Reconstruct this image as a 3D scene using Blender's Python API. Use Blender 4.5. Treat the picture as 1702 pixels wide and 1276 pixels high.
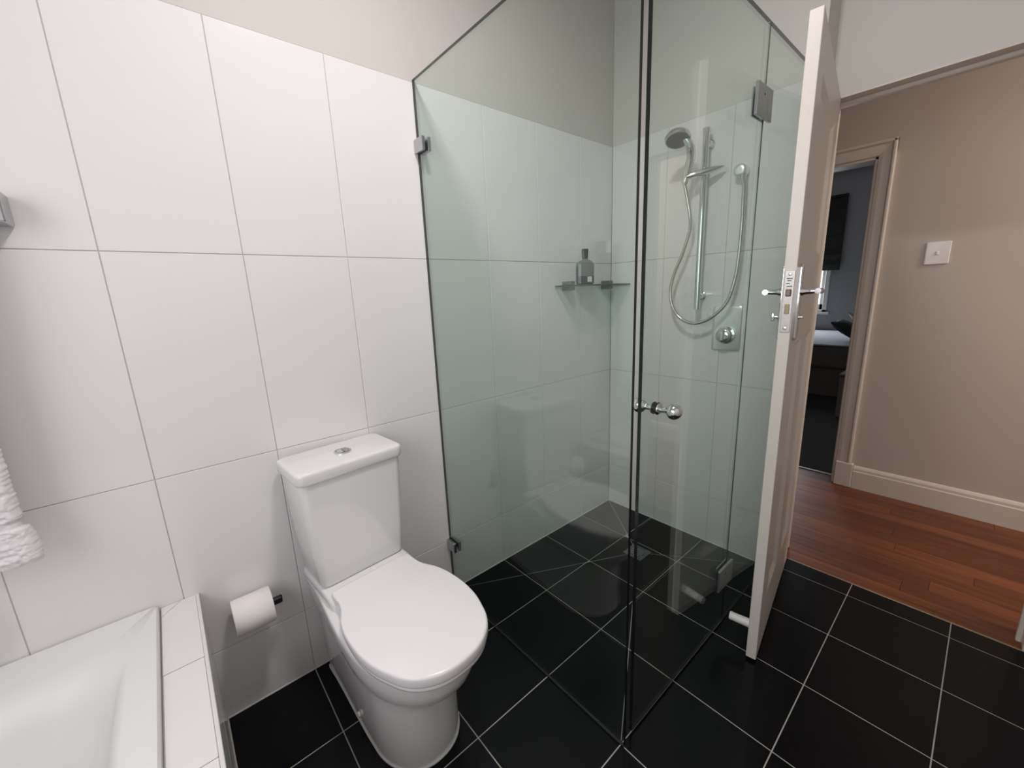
import bpy, bmesh, math, random
from mathutils import Vector, Matrix
random.seed(4)
sc = bpy.context.scene
COL = sc.collection
for o in list(bpy.data.objects): bpy.data.objects.remove(o)

# ------------------------------------------------------------------ camera
F_PX = 679.5
YAW, PITCH, ROLL = 0.70285, 0.21727, -0.04121
CAM = Vector((0.0783, -1.4403, 1.3077))
fwd = Vector((math.sin(YAW)*math.cos(PITCH), math.cos(YAW)*math.cos(PITCH), -math.sin(PITCH)))
rt = Vector((math.cos(YAW), -math.sin(YAW), 0)); up = rt.cross(fwd)
r2 = rt*math.cos(ROLL) + up*math.sin(ROLL)
u2 = -rt*math.sin(ROLL) + up*math.cos(ROLL)
cd = bpy.data.cameras.new('camera'); cam = bpy.data.objects.new('camera', cd); COL.objects.link(cam)
cd.sensor_width = 36; cd.lens = F_PX/1702*36; cd.clip_start = 0.02
m = Matrix((( r2.x, u2.x, -fwd.x, CAM.x), (r2.y, u2.y, -fwd.y, CAM.y), (r2.z, u2.z, -fwd.z, CAM.z), (0, 0, 0, 1)))
cam.matrix_world = m
sc.camera = cam

# ------------------------------------------------------------------ world, lights, exposure
w = bpy.data.worlds.new('sky'); sc.world = w; w.use_nodes = True
bg = w.node_tree.nodes['Background']; bg.inputs[0].default_value = (0.86, 0.93, 1.0, 1); bg.inputs[1].default_value = 2.2
sc.view_settings.view_transform = 'Standard'; sc.view_settings.look = 'None'
sc.view_settings.gamma = 1; sc.view_settings.use_curve_mapping = False
sc.view_settings.exposure = 0.0

def area(name, loc, to, sx, sy, power, col):
    l = bpy.data.lights.new(name, 'AREA'); l.shape = 'RECTANGLE'; l.size = sx; l.size_y = sy
    l.energy = power; l.color = col
    o = bpy.data.objects.new(name, l); COL.objects.link(o); o.location = loc
    o.rotation_euler = (Vector(to)-Vector(loc)).to_track_quat('-Z', 'Y').to_euler()
    return o
def lamp(name, loc, radius, power, col):
    l = bpy.data.lights.new(name, 'POINT'); l.shadow_soft_size = radius; l.energy = power; l.color = col
    o = bpy.data.objects.new(name, l); COL.objects.link(o); o.location = loc; return o
lamp('ceiling_lamp_light', (0.60, -0.86, 2.62), 0.08, 3, (1.0, 0.955, 0.95))
area('ceiling_lamp_downlight', (0.60, -0.86, 2.64), (0.60, -0.95, 0), 0.20, 0.20, 15.5, (1.0, 0.955, 0.95))
area('left_fill_light', (-0.93, -1.20, 1.45), (1.0, -1.0, 1.0), 1.3, 1.3, 18, (0.95, 0.96, 1.0))  # added soft fill from the left; no window is built there
area('hall_lamp_light', (2.75, -3.0, 2.6), (2.8, -2.4, 0), 0.4, 0.4, 36, (1.0, 0.89, 0.80))
area('bedroom_daylight', (7.4, 0.75, 1.6), (4.0, 0.0, 1.2), 0.9, 1.2, 20, (0.90, 0.93, 1.0))

# ------------------------------------------------------------------ materials
def mat(name, col, rough=0.5, metal=0.0, spec=0.5, noise=0.0, nscale=8, bump=0.0, bscale=60, coat=0.0, ior=1.5):
    m = bpy.data.materials.new(name); m.use_nodes = True
    nt = m.node_tree; b = nt.nodes['Principled BSDF']
    b.inputs['Base Color'].default_value = (*col, 1); b.inputs['Roughness'].default_value = rough
    b.inputs['Metallic'].default_value = metal; b.inputs['Specular IOR Level'].default_value = spec
    b.inputs['Coat Weight'].default_value = coat; b.inputs['IOR'].default_value = ior
    b.inputs['Coat Roughness'].default_value = 0.04
    tc = nt.nodes.new('ShaderNodeTexCoord')
    if noise:
        n = nt.nodes.new('ShaderNodeTexNoise'); n.inputs['Scale'].default_value = nscale; n.inputs['Detail'].default_value = 4
        nt.links.new(tc.outputs['Object'], n.inputs['Vector'])
        mx = nt.nodes.new('ShaderNodeMix'); mx.data_type = 'RGBA'
        mx.inputs[6].default_value = (*[c*(1-noise) for c in col], 1); mx.inputs[7].default_value = (*[min(1, c*(1+noise)) for c in col], 1)
        nt.links.new(n.outputs['Fac'], mx.inputs[0]); nt.links.new(mx.outputs[2], b.inputs['Base Color'])
    if bump:
        n2 = nt.nodes.new('ShaderNodeTexNoise'); n2.inputs['Scale'].default_value = bscale; n2.inputs['Detail'].default_value = 3
        nt.links.new(tc.outputs['Object'], n2.inputs['Vector'])
        bp = nt.nodes.new('ShaderNodeBump'); bp.inputs['Strength'].default_value = bump; bp.inputs['Distance'].default_value = 0.002
        nt.links.new(n2.outputs['Fac'], bp.inputs['Height']); nt.links.new(bp.outputs[0], b.inputs['Normal'])
    return m

TILE_W = mat('white_wall_tile', (0.79, 0.77, 0.775), 0.12, spec=0.35, bump=0.03, bscale=5)
GROUT_W = mat('wall_grout', (0.56, 0.54, 0.53), 0.8)
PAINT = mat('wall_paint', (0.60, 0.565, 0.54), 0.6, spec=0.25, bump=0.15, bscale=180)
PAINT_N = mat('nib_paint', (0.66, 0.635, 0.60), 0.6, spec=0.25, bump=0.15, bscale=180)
CEIL = mat('ceiling_paint', (0.74, 0.72, 0.69), 0.8)
TILE_B = mat('black_floor_tile', (0.0035, 0.0038, 0.0050), 0.20, spec=0.20, noise=0.25, nscale=5)
GROUT_B = mat('floor_grout', (0.40, 0.39, 0.35), 0.8, noise=0.25, nscale=20)
CHROME = mat('chrome', (0.72, 0.73, 0.75), 0.09, 1.0)
PALE_CH = mat('pale_satin_chrome', (0.86, 0.88, 0.88), 0.38, 0.85)
SATIN = mat('satin_steel', (0.50, 0.51, 0.53), 0.28, 1.0)
STEEL_D = mat('brushed_strike_steel', (0.42, 0.40, 0.38), 0.35, 1.0, noise=0.3, nscale=150)
DARK = mat('dark_metal', (0.03, 0.035, 0.045), 0.3, 0.6)
BRASS = mat('brass', (0.30, 0.26, 0.17), 0.45, 1.0)
PORC = mat('porcelain', (0.80, 0.785, 0.79), 0.10, spec=0.5, coat=0.3)
SEATM = mat('seat_plastic', (0.84, 0.815, 0.83), 0.20, spec=0.4)
ACRYL = mat('tub_acrylic', (0.80, 0.795, 0.785), 0.33, spec=0.3)
PAPER = mat('tissue_paper', (0.84, 0.80, 0.775), 0.95, spec=0.1, bump=0.4, bscale=300)
DOORP = mat('door_gloss_paint', (0.70, 0.65, 0.605), 0.35, spec=0.4, bump=0.05, bscale=40)
TRIMP = mat('trim_paint', (0.68, 0.62, 0.56), 0.4, spec=0.4)
HALLP = mat('hall_wall_paint', (0.56, 0.50, 0.45), 0.7, spec=0.2, bump=0.15, bscale=180)
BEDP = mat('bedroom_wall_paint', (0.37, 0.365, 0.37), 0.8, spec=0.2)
SEAL = mat('silicone_bead', (0.62, 0.61, 0.59), 0.5)
BLACKP = mat('black_plastic', (0.02, 0.02, 0.022), 0.4)
WHITEP = mat('white_plastic', (0.82, 0.80, 0.78), 0.35)
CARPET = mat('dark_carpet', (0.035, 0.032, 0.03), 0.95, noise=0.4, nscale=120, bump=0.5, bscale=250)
LINEN = mat('pale_bed_linen', (0.62, 0.66, 0.72), 0.9, bump=0.4, bscale=30)
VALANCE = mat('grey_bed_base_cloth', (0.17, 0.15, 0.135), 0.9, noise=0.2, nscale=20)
CUSH = mat('charcoal_cushion_cloth', (0.035, 0.04, 0.04), 0.9, noise=0.3, nscale=40)
PILLOW = mat('pale_pillow_cloth', (0.40, 0.38, 0.35), 0.9)
BLIND = mat('charcoal_blind_cloth', (0.018, 0.018, 0.016), 0.9, noise=0.3, nscale=60)
TOWEL = mat('towel_cotton', (0.80, 0.765, 0.785), 0.95, spec=0.1)
SMOKE = mat('smoky_bottle_glass', (0.16, 0.172, 0.168), 0.08, spec=0.6)
LIQ = mat('dark_bottle_liquid', (0.025, 0.027, 0.028), 0.1, spec=0.6)
LABEL = mat('bottle_label_paper', (0.62, 0.64, 0.62), 0.7)
LAMPG = mat('lamp_base_paint', (0.8, 0.8, 0.8), 0.5)

def glass_mat(name, tint, strength=1.0):
    """clear glazing: straight-through tinted transmission plus Fresnel reflection on both faces"""
    m = bpy.data.materials.new(name); m.use_nodes = True; nt = m.node_tree
    for n in list(nt.nodes): nt.nodes.remove(n)
    out = nt.nodes.new('ShaderNodeOutputMaterial'); mix = nt.nodes.new('ShaderNodeMixShader')
    tr = nt.nodes.new('ShaderNodeBsdfTransparent'); tr.inputs[0].default_value = (*tint, 1)
    gl = nt.nodes.new('ShaderNodeBsdfGlossy'); gl.inputs['Roughness'].default_value = 0.0; gl.inputs[0].default_value = (strength,)*3+(1,)
    fr = nt.nodes.new('ShaderNodeFresnel'); ge = nt.nodes.new('ShaderNodeNewGeometry')
    mm = nt.nodes.new('ShaderNodeMix'); mm.data_type = 'FLOAT'
    mm.inputs[2].default_value = 1.5; mm.inputs[3].default_value = 1/1.5
    nt.links.new(ge.outputs['Backfacing'], mm.inputs[0]); nt.links.new(mm.outputs[0], fr.inputs['IOR'])
    nt.links.new(fr.outputs[0], mix.inputs[0]); nt.links.new(tr.outputs[0], mix.inputs[1]); nt.links.new(gl.outputs[0], mix.inputs[2])
    nt.links.new(mix.outputs[0], out.inputs[0])
    return m
GLASS = glass_mat('shower_glass', (0.905, 0.955, 0.93), 1.0)
GLASS_SH = glass_mat('shelf_glass', (0.72, 0.88, 0.82), 1.0)
GLASS_W = glass_mat('window_glass', (0.97, 0.97, 0.97), 1.0)
EDGE = mat('green_glass_edge', (0.007, 0.010, 0.008), 0.25, spec=0.5)

# timber
TIMBER = bpy.data.materials.new('red_brown_timber'); TIMBER.use_nodes = True
nt = TIMBER.node_tree; b = nt.nodes['Principled BSDF']
tc = nt.nodes.new('ShaderNodeTexCoord'); oi = nt.nodes.new('ShaderNodeObjectInfo')
mp = nt.nodes.new('ShaderNodeMapping'); mp.inputs['Scale'].default_value = (26, 1.3, 8)
nz = nt.nodes.new('ShaderNodeTexNoise'); nz.inputs['Scale'].default_value = 2.2; nz.inputs['Detail'].default_value = 6
ad = nt.nodes.new('ShaderNodeVectorMath'); ad.operation = 'ADD'
nt.links.new(tc.outputs['Object'], mp.inputs[0]); nt.links.new(mp.outputs[0], ad.inputs[0])
sc_ = nt.nodes.new('ShaderNodeVectorMath'); sc_.operation = 'SCALE'; sc_.inputs[3].default_value = 31
nt.links.new(oi.outputs['Random'], sc_.inputs[0]); nt.links.new(sc_.outputs[0], ad.inputs[1]); nt.links.new(ad.outputs[0], nz.inputs['Vector'])
cr = nt.nodes.new('ShaderNodeValToRGB'); cr.color_ramp.elements[0].position = 0.25; cr.color_ramp.elements[1].position = 0.75
cr.color_ramp.elements[0].color = (0.105, 0.029, 0.013, 1); cr.color_ramp.elements[1].color = (0.25, 0.080, 0.028, 1)
nt.links.new(nz.outputs['Fac'], cr.inputs[0])
mv = nt.nodes.new('ShaderNodeMix'); mv.data_type = 'RGBA'; mv.blend_type = 'MULTIPLY'; mv.inputs[0].default_value = 1
cr2 = nt.nodes.new('ShaderNodeValToRGB'); cr2.color_ramp.elements[0].color = (0.66, 0.6, 0.56, 1); cr2.color_ramp.elements[1].color = (1.1, 1.1, 1.05, 1)
nt.links.new(oi.outputs['Random'], cr2.inputs[0]); nt.links.new(cr.outputs[0], mv.inputs[6]); nt.links.new(cr2.outputs[0], mv.inputs[7])
nt.links.new(mv.outputs[2], b.inputs['Base Color']); b.inputs['Roughness'].default_value = 0.38; b.inputs['Specular IOR Level'].default_value = 0.4

# ------------------------------------------------------------------ helpers
def new_obj(name, bm, m, parent=None, loc=(0, 0, 0), smooth=False, recalc=True):
    if recalc: bmesh.ops.recalc_face_normals(bm, faces=bm.faces)
    me = bpy.data.meshes.new(name); bm.to_mesh(me); bm.free()
    for mm in (m if isinstance(m, (list, tuple)) else [m]): me.materials.append(mm)
    if smooth:
        for p in me.polygons: p.use_smooth = True
        try: me.set_sharp_from_angle(angle=math.radians(smooth if smooth is not True else 40))
        except Exception: pass
    o = bpy.data.objects.new(name, me); COL.objects.link(o); o.location = loc
    if parent: o.parent = parent
    return o
def tag(o, label=None, cat=None, group=None, kind=None):
    if label: o['label'] = label
    if cat: o['category'] = cat
    if group: o['group'] = group
    if kind: o['kind'] = kind
    return o
def thing(name, label, cat, loc=(0, 0, 0), rz=0.0, group=None, kind=None):
    o = bpy.data.objects.new(name, None); COL.objects.link(o); o.empty_display_size = 0.05
    o.location = loc; o.rotation_euler = (0, 0, rz)
    return tag(o, label, cat, group, kind)
def box(bm, x0, x1, y0, y1, z0, z1, bev=0.0, seg=1, mi=0):
    r = bmesh.ops.create_cube(bm, size=1.0); vs = r['verts']
    bmesh.ops.scale(bm, vec=(x1-x0, y1-y0, z1-z0), verts=vs)
    bmesh.ops.translate(bm, vec=((x0+x1)/2, (y0+y1)/2, (z0+z1)/2), verts=vs)
    fs = list({f for v in vs for f in v.link_faces})
    for f in fs: f.material_index = mi
    if bev:
        es = list({e for v in vs for e in v.link_edges})
        bmesh.ops.bevel(bm, geom=es, offset=bev, segments=seg, affect='EDGES', profile=0.5)
    return bm
def bx(*a, **k):
    bm = bmesh.new(); return box(bm, *a, **k)
def loft(bm, rings, cap0=True, cap1=True, closed=True):
    vr = [[bm.verts.new(p) for p in r] for r in rings]; n = len(rings[0])
    for a, b_ in zip(vr, vr[1:]):
        for i in range(n if closed else n-1):
            j = (i+1) % n
            bm.faces.new((a[i], a[j], b_[j], b_[i]))
    if cap0: bm.faces.new(list(reversed(vr[0])))
    if cap1: bm.faces.new(vr[-1])
    return vr
def tube(bm, pts, r, n=12, caps=True):
    pts = [Vector(p) for p in pts]; rings = []
    t0 = (pts[1]-pts[0]).normalized(); ref = Vector((0, 0, 1)) if abs(t0.z) < .9 else Vector((1, 0, 0))
    nrm = t0.cross(ref).normalized()
    for i, p in enumerate(pts):
        t = (pts[min(i+1, len(pts)-1)]-pts[max(i-1, 0)]).normalized()
        nrm = (nrm - t*nrm.dot(t)).normalized(); bn = t.cross(nrm)
        rr = r[i] if isinstance(r, (list, tuple)) else r
        rings.append([p + nrm*rr*math.cos(2*math.pi*k/n) + bn*rr*math.sin(2*math.pi*k/n) for k in range(n)])
    loft(bm, rings, caps, caps); return bm
def lathe(bm, origin, axis, prof, n=28):
    """prof: (distance along axis, radius)"""
    o = Vector(origin); a = Vector(axis).normalized()
    ref = Vector((0, 0, 1)) if abs(a.z) < .9 else Vector((1, 0, 0))
    u = a.cross(ref).normalized(); v = a.cross(u)
    rings = [[o + a*d + (u*math.cos(2*math.pi*k/n)+v*math.sin(2*math.pi*k/n))*max(r, 1e-4) for k in range(n)] for d, r in prof]
    loft(bm, rings); return bm
def spline(pts, n=8):
    P = [Vector(p) for p in pts]; P = [P[0]*2-P[1]] + P + [P[-1]*2-P[-2]]; out = []
    for i in range(1, len(P)-2):
        for k in range(n):
            t = k/n
            out.append(0.5*((2*P[i]) + (P[i+1]-P[i-1])*t + (2*P[i-1]-5*P[i]+4*P[i+1]-P[i+2])*t*t + (3*P[i]-P[i-1]-3*P[i+1]+P[i+2])*t**3))
    out.append(P[-2]); return out
def rrect(cx, cy, hx, hy, r, z, n=6):
    out = []
    for sx, sy, a0 in ((1, 1, 0), (-1, 1, 90), (-1, -1, 180), (1, -1, 270)):
        for k in range(n+1):
            a = math.radians(a0+90*k/n)
            out.append(Vector((cx+sx*(hx-r)+r*math.cos(a), cy+sy*(hy-r)+r*math.sin(a), z)))
    return out
STRUCT = lambda o, label, cat='wall': tag(o, label, cat, kind='structure')

# ------------------------------------------------------------------ room shell
XE, YN, XD, HZ = 2.066, -0.914, 2.20, 2.75      # end wall face, nib end, door wall face, ceiling
ZR = (0.0, 0.2475, 0.848, 1.449, 2.045)
G = 0.0010
X_L, Y_O = -1.00, -2.05

tile_mesh = {}
def add_tile(parent, kind, x0, x1, z0, z1, at, facing):
    """rectangular wall tile with chamfered edge, its face on the wall plane `at`"""
    wd, ht = round(x1-x0-2*G, 4), round(z1-z0-2*G, 4)
    key = (facing, wd, ht)
    if key not in tile_mesh:
        bm = bmesh.new(); d = 0.008; c = 0.0012
        def R(e, depth): return [(-wd/2+e, -ht/2+e, depth), (wd/2-e, -ht/2+e, depth), (wd/2-e, ht/2-e, depth), (-wd/2+e, ht/2-e, depth)]
        rings = [R(0, d), R(0, c), R(c, 0)]
        def cv(p):
            return Vector((p[0], p[2], p[1])) if facing == 'y' else Vector((p[2], p[0], p[1]))
        loft(bm, [[cv(p) for p in r] for r in rings], True, True)
        bmesh.ops.recalc_face_normals(bm, faces=bm.faces)
        me = bpy.data.meshes.new('tile'); bm.to_mesh(me); bm.free(); me.materials.append(TILE_W); tile_mesh[key] = me
    o = bpy.data.objects.new('tile', tile_mesh[key]); COL.objects.link(o)
    o.location = ((x0+x1)/2, at, (z0+z1)/2) if facing == 'y' else (at, (x0+x1)/2, (z0+z1)/2)
    o.parent = parent; return o

wall_back = STRUCT(new_obj('wall_back', bx(X_L-0.1, XE+0.1, 0.0025, 0.12, -0.01, 2.045), GROUT_W), 'long bathroom wall behind the toilet, faced with large white tiles under a painted band')
new_obj('painted_band', bx(X_L-0.1, XE+0.1, 0.0015, 0.12, 2.045, HZ), PAINT, wall_back)
xs = [-1.0, -0.9, -0.6, -0.3, 0, .3, .6, .9, 1.2, 1.5, 1.8, XE]
for i in range(len(xs)-1):
    for j in range(4):
        add_tile(wall_back, 'w', xs[i], xs[i+1], ZR[j], ZR[j+1], 0.0, 'y')

wall_end = STRUCT(new_obj('wall_right', bx(XE+0.0025, XD+0.11, YN, 0.0, -0.01, 2.045), [GROUT_W]), 'shower end wall faced with white tiles, holding the shower rail')
new_obj('painted_band', bx(XE+0.0015, XD+0.11, YN, 0.0, 2.045, HZ), PAINT_N, wall_end)
ys = [0.0, -0.0166, -0.3166, -0.6166, YN]
for i in range(4):
    for j in range(4):
        if abs(ys[i]-ys[i+1]) < 0.02: continue
        add_tile(wall_end, 'e', ys[i+1], ys[i] if i != 1 else 0.0, ZR[j], ZR[j+1], XE, 'x')

# wall holding the doorway (opening y -1.67..-0.925, height 1.985)
bm = bmesh.new(); DO = 0.11
box(bm, XD, XD+DO, -3.6, -1.67, 0, HZ); box(bm, XD, XD+DO, -1.67, YN, 1.985, HZ); box(bm, XD, XD+DO, 0.0, 2.2, 0, HZ)
wall_door = STRUCT(new_obj('wall_front', bm, PAINT_N), 'painted wall over and beside the bathroom doorway')
new_obj('painted_end_wall', bx(X_L-0.1, XD, Y_O-0.1, Y_O, 0, HZ), PAINT_N, wall_door)
wl = STRUCT(new_obj('wall_left', bx(X_L-0.1, X_L, Y_O-0.1, 0.0, 0, HZ), PAINT_N), 'side wall at the head of the bath, out of view')
ceiling = STRUCT(new_obj('ceiling', bx(X_L-0.1, 7.7, -3.7, 2.3, HZ, HZ+0.1), CEIL), 'flat pale ceiling over bathroom and hall', 'ceiling')
# door frame
fr = thing('trim_1', 'painted frame lining the bathroom doorway', 'door frame', (XD, -1.3, 0), kind='structure')
def wpart(name, bm, m, parent, smooth=False):
    bmesh.ops.translate(bm, vec=-Vector(parent.location), verts=bm.verts)
    return new_obj(name, bm, m, parent, smooth=smooth)
wpart('head_lining', bx(XD-0.004, XD+DO+0.004, -1.67, YN, 1.983, 1.988), TRIMP, fr)
wpart('head_stop', bx(XD+0.045, XD+0.075, -1.665, YN-0.012, 1.968, 1.983, bev=0.003), TRIMP, fr)
wpart('jamb', bx(XD-0.004, XD+DO+0.004, -1.685, -1.67, 0, 1.984, bev=0.002), TRIMP, fr)
wpart('jamb', bx(XD+0.0, XD+DO+0.004, YN-0.012, YN-0.001, 0, 1.984, bev=0.002), TRIMP, fr)
wpart('door_stop_bead', bx(XD+0.045, XD+0.075, -1.67, -1.655, 0, 1.97, bev=0.003), TRIMP, fr)
wpart('hall_architrave', bx(XD+DO, XD+DO+0.018, -1.76, -1.675, 0, 1.99, bev=0.004), TRIMP, fr)
wpart('room_architrave', bx(XD-0.018, XD, -1.755, -1.675, 0, 1.98, bev=0.006, seg=2), TRIMP, fr)

# ------------------------------------------------------------------ floor tiles
floor = STRUCT(new_obj('floor', bx(X_L, XD, Y_O, 0.0, -0.05, -0.0006), GROUT_B), 'black tiled bathroom floor with pale grout and shower falls', 'floor')
def clip(poly, nx, ny, c):      # keep nx*x+ny*y <= c
    out = []
    for i in range(len(poly)):
        p, q = poly[i], poly[(i+1) % len(poly)]
        dp, dq = nx*p[0]+ny*p[1]-c, nx*q[0]+ny*q[1]-c
        if dp <= 0: out.append(p)
        if (dp < 0 < dq) or (dq < 0 < dp):
            t = dp/(dp-dq); out.append((p[0]+(q[0]-p[0])*t, p[1]+(q[1]-p[1])*t))
    return out
def poly_area(p): return abs(sum(p[i][0]*p[(i+1) % len(p)][1]-p[(i+1) % len(p)][0]*p[i][1] for i in range(len(p))))/2
GF = 0.0014
def floor_tile(poly):
    if len(poly) < 3 or poly_area(poly) < 0.0004: return
    cx = sum(p[0] for p in poly)/len(poly); cy = sum(p[1] for p in poly)/len(poly)
    if sum(poly[i][0]*poly[(i+1) % len(poly)][1]-poly[(i+1) % len(poly)][0]*poly[i][1] for i in range(len(poly))) < 0: poly = poly[::-1]
    def ring(k, z): 
        out = []
        for p in poly:
            v = Vector((p[0]-cx, p[1]-cy, 0)); L = v.length
            out.append(v*(max(L-k, 0.001)/L) + Vector((0, 0, z)))
        return out
    bm = bmesh.new(); loft(bm, [ring(0, -0.010), ring(0, -0.0008), ring(0.0008, 0)])
    o = new_obj('tile', bm, TILE_B, floor, (cx, cy, 0))
DR = (1.725, -0.425); SX0, SX1, SY0, SY1 = 0.90, XE, -0.898, 0.0
corn = [(SX0, SY1), (SX1, SY1), (SX1, SY0), (SX0, SY0)]
xg = [0.034, .3, .6, .9, 1.2, 1.5, 1.8, 2.1, XD-0.002]; yg = [0.0, -0.2983, -0.5985, -0.898, -1.198, -1.498, -1.798, Y_O]
for i in range(len(xg)-1):
    for j in range(len(yg)-1):
        x0, x1, y1, y0 = xg[i]+GF, xg[i+1]-GF, yg[j]-GF, yg[j+1]+GF
        if j < 3:
            x1 = min(x1, XE-0.001)
            if x0 >= x1: continue
        rect = [(x0, y0), (x1, y0), (x1, y1), (x0, y1)]
        if i >= 3 and j < 3:
            for k in range(4):
                a, b_ = corn[k], corn[(k+1) % 4]; poly = rect
                for (p, q, other) in ((DR, a, b_), (DR, b_, a)):
                    nx, ny = -(q[1]-p[1]), (q[0]-p[0]); L = math.hypot(nx, ny); nx /= L; ny /= L
                    if nx*(other[0]-p[0])+ny*(other[1]-p[1]) > 0: nx, ny = -nx, -ny
                    poly = clip(poly, nx, ny, nx*p[0]+ny*p[1]-GF*0.8)
                    if len(poly) < 3: break
                if len(poly) >= 3: floor_tile(poly)
        else: floor_tile(rect)
bm = bmesh.new(); tube(bm, [(0.034, -0.0015, 0.001), (XE-0.001, -0.0015, 0.001)], 0.0028, 6); tube(bm, [(XE-0.0015, 0, 0.001), (XE-0.0015, YN, 0.001)], 0.0028, 6)
new_obj('silicone_bead', bm, SEAL, floor)

dr = thing('floor_drain', 'small square chrome drain grate in the black shower floor', 'drain', (1.725, -0.425, 0))
bm = bmesh.new(); loft(bm, [rrect(0, 0, .05, .05, .006, 0.0), rrect(0, 0, .05, .05, .006, .002), rrect(0, 0, .048, .048, .006, .0028)])
new_obj('grate_plate', bm, mat('dull_drain_steel', (.20, .21, .21), .45, .8), dr)
bm = bmesh.new(); lathe(bm, (0, 0, .0026), (0, 0, 1), [(0, .034), (.0006, .034)], 24); new_obj('grate_well', bm, BLACKP, dr)
for k in range(-3, 4):
    hw = math.sqrt(.033**2-(k*.009)**2); new_obj('grate_bar', bx(-hw, hw, k*.009-.002, k*.009+.002, .003, .0045), SATIN, dr)

# ------------------------------------------------------------------ hall
hall = STRUCT(new_obj('floor_hall', bx(XD, 3.42, -3.6, 2.2, -0.06, -0.012), mat('hall_subfloor', (.03, .012, .006), .9)), 'polished red-brown timber strip floor of the hall', 'floor')
x = XD+0.006; pw = 0.0835
pm = bpy.data.meshes.new('plank')
lens = [1.2, 1.7, 1.4, 1.9]
meshes = {}
while x < 3.40:
    y = -3.6 + random.random()*-0.9
    while y < 1.0:
        L = random.choice(lens); y0, y1 = max(y, -3.6), min(y+L, 1.6)
        if y1-y0 > .05:
            wdt = min(pw, 3.42-x)-0.0012; key = (round(wdt, 4), round(y1-y0, 3))
            if key not in meshes:
                bm = bx(-wdt/2, wdt/2, -(y1-y0)/2+.0005, (y1-y0)/2-.0005, -.012, 0, bev=.0006)
                me = bpy.data.meshes.new('plank'); bm.to_mesh(me); bm.free(); me.materials.append(TIMBER); meshes[key] = me
            o = bpy.data.objects.new('plank', meshes[key]); COL.objects.link(o); o.location = (x+wdt/2, (y0+y1)/2, 0); o.parent = hall
        y += L
    x += pw
new_obj('threshold_strip', bx(XD-0.003, XD+0.006, -1.67, YN-.012, -0.012, 0.0012, bev=.0008), mat('threshold_metal', (.35, .27, .18), .4, .7), hall)

XH = 3.30; BD0, BD1 = -0.90, -0.06       # bedroom doorway
bm = bmesh.new(); box(bm, XH, XH+.11, -3.6, BD0, 0, HZ); box(bm, XH, XH+.11, BD1, 2.2, 0, HZ); box(bm, XH, XH+.11, BD0, BD1, 1.975, HZ)
wh = STRUCT(new_obj('wall_hall', bm, HALLP), 'warm beige hall wall facing the bathroom doorway')
bm = bmesh.new(); box(bm, XD, XH+.11, -3.7, -3.6, 0, HZ); box(bm, XD, XH+.11, 2.2, 2.3, 0, HZ)
new_obj('hall_end_walls', bm, HALLP, wh)
bb = thing('baseboard_hall', 'pale painted skirting board along the hall wall', 'skirting', (XH, -2.3, 0), kind='structure')
def prof_board(parent, y0, y1, pr, m, name):
    bm = bmesh.new(); loft(bm, [[Vector((XH-a, y, z)) for a, z in pr] for y in (y0, y1)])
    return wpart(name, bm, m, parent)
prof_board(bb, -3.6, -0.992, [(0, 0), (.020, 0), (.020, .112), (.016, .118), (.015, .132), (.011, .140), (.006, .146), (0, .148)], TRIMP, 'skirting_board')
ar = thing('trim_2', 'painted architrave around the bedroom doorway', 'door frame', (XH, -.5, 0), kind='structure')
def arch_prof(w): return [(0, 0), (.0, .018), (.006, .022), (.014, .022), (.022, .014), (w-.018, .012), (w-.008, .010), (w, .008), (w, 0)]
# right upright: outer edge y=-0.975
bm = bmesh.new()
P = arch_prof(.075)
loft(bm, [[Vector((XH-t, -.976+s, z)) for s, t in P] for z in (.158, 2.051)]); wpart('architrave_upright', bm, TRIMP, ar)
bm = bmesh.new(); loft(bm, [[Vector((XH-t, .016-s, z)) for s, t in P] for z in (.158, 2.051)]); wpart('architrave_upright', bm, TRIMP, ar)
bm = bmesh.new(); loft(bm, [[Vector((XH-t, y, 2.052-s)) for s, t in P] for y in (-.976, .016)]); wpart('architrave_head', bm, TRIMP, ar)
wpart('plinth_block', bx(XH-.026, XH, -.990, -.900, 0, .160, bev=.004), TRIMP, ar)
wpart('plinth_block', bx(XH-.026, XH, -.060, .030, 0, .160, bev=.004), TRIMP, ar)
wpart('jamb_lining', bx(XH-.002, XH+.112, BD0, BD0+.014, 0, 1.975, bev=.002), TRIMP, ar)
wpart('jamb_lining', bx(XH-.002, XH+.112, BD1-.014, BD1, 0, 1.975, bev=.002), TRIMP, ar)
wpart('head_lining', bx(XH-.002, XH+.112, BD0, BD1, 1.961, 1.975, bev=.002), TRIMP, ar)
wpart('rebate_bead', bx(XH+.05, XH+.08, BD0+.014, BD0+.026, 0, 1.961, bev=.002), TRIMP, ar)
wpart('carpet_strip', bx(3.405, 3.425, BD0+.014, BD1-.014, -.012, .006, bev=.002), mat('pale_strip', (.45, .42, .38), .4, .5), ar)

sw = thing('light_switch', 'square white light switch on the beige hall wall', 'light switch', (XH, -1.200, 1.428))
bm = bmesh.new(); loft(bm, [[Vector((-t, p.x, p.y)) for p in rrect(0, 0, .047-i, .0575-i, .005, 0)] for t, i in ((0.0005, 0), (.006, 0), (.008, .002))]); new_obj('plate', bm, WHITEP, sw, smooth=True)
new_obj('rocker', bx(-.012, -.008, -.006, .006, -.010, .010, bev=.002), WHITEP, sw)

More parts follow.
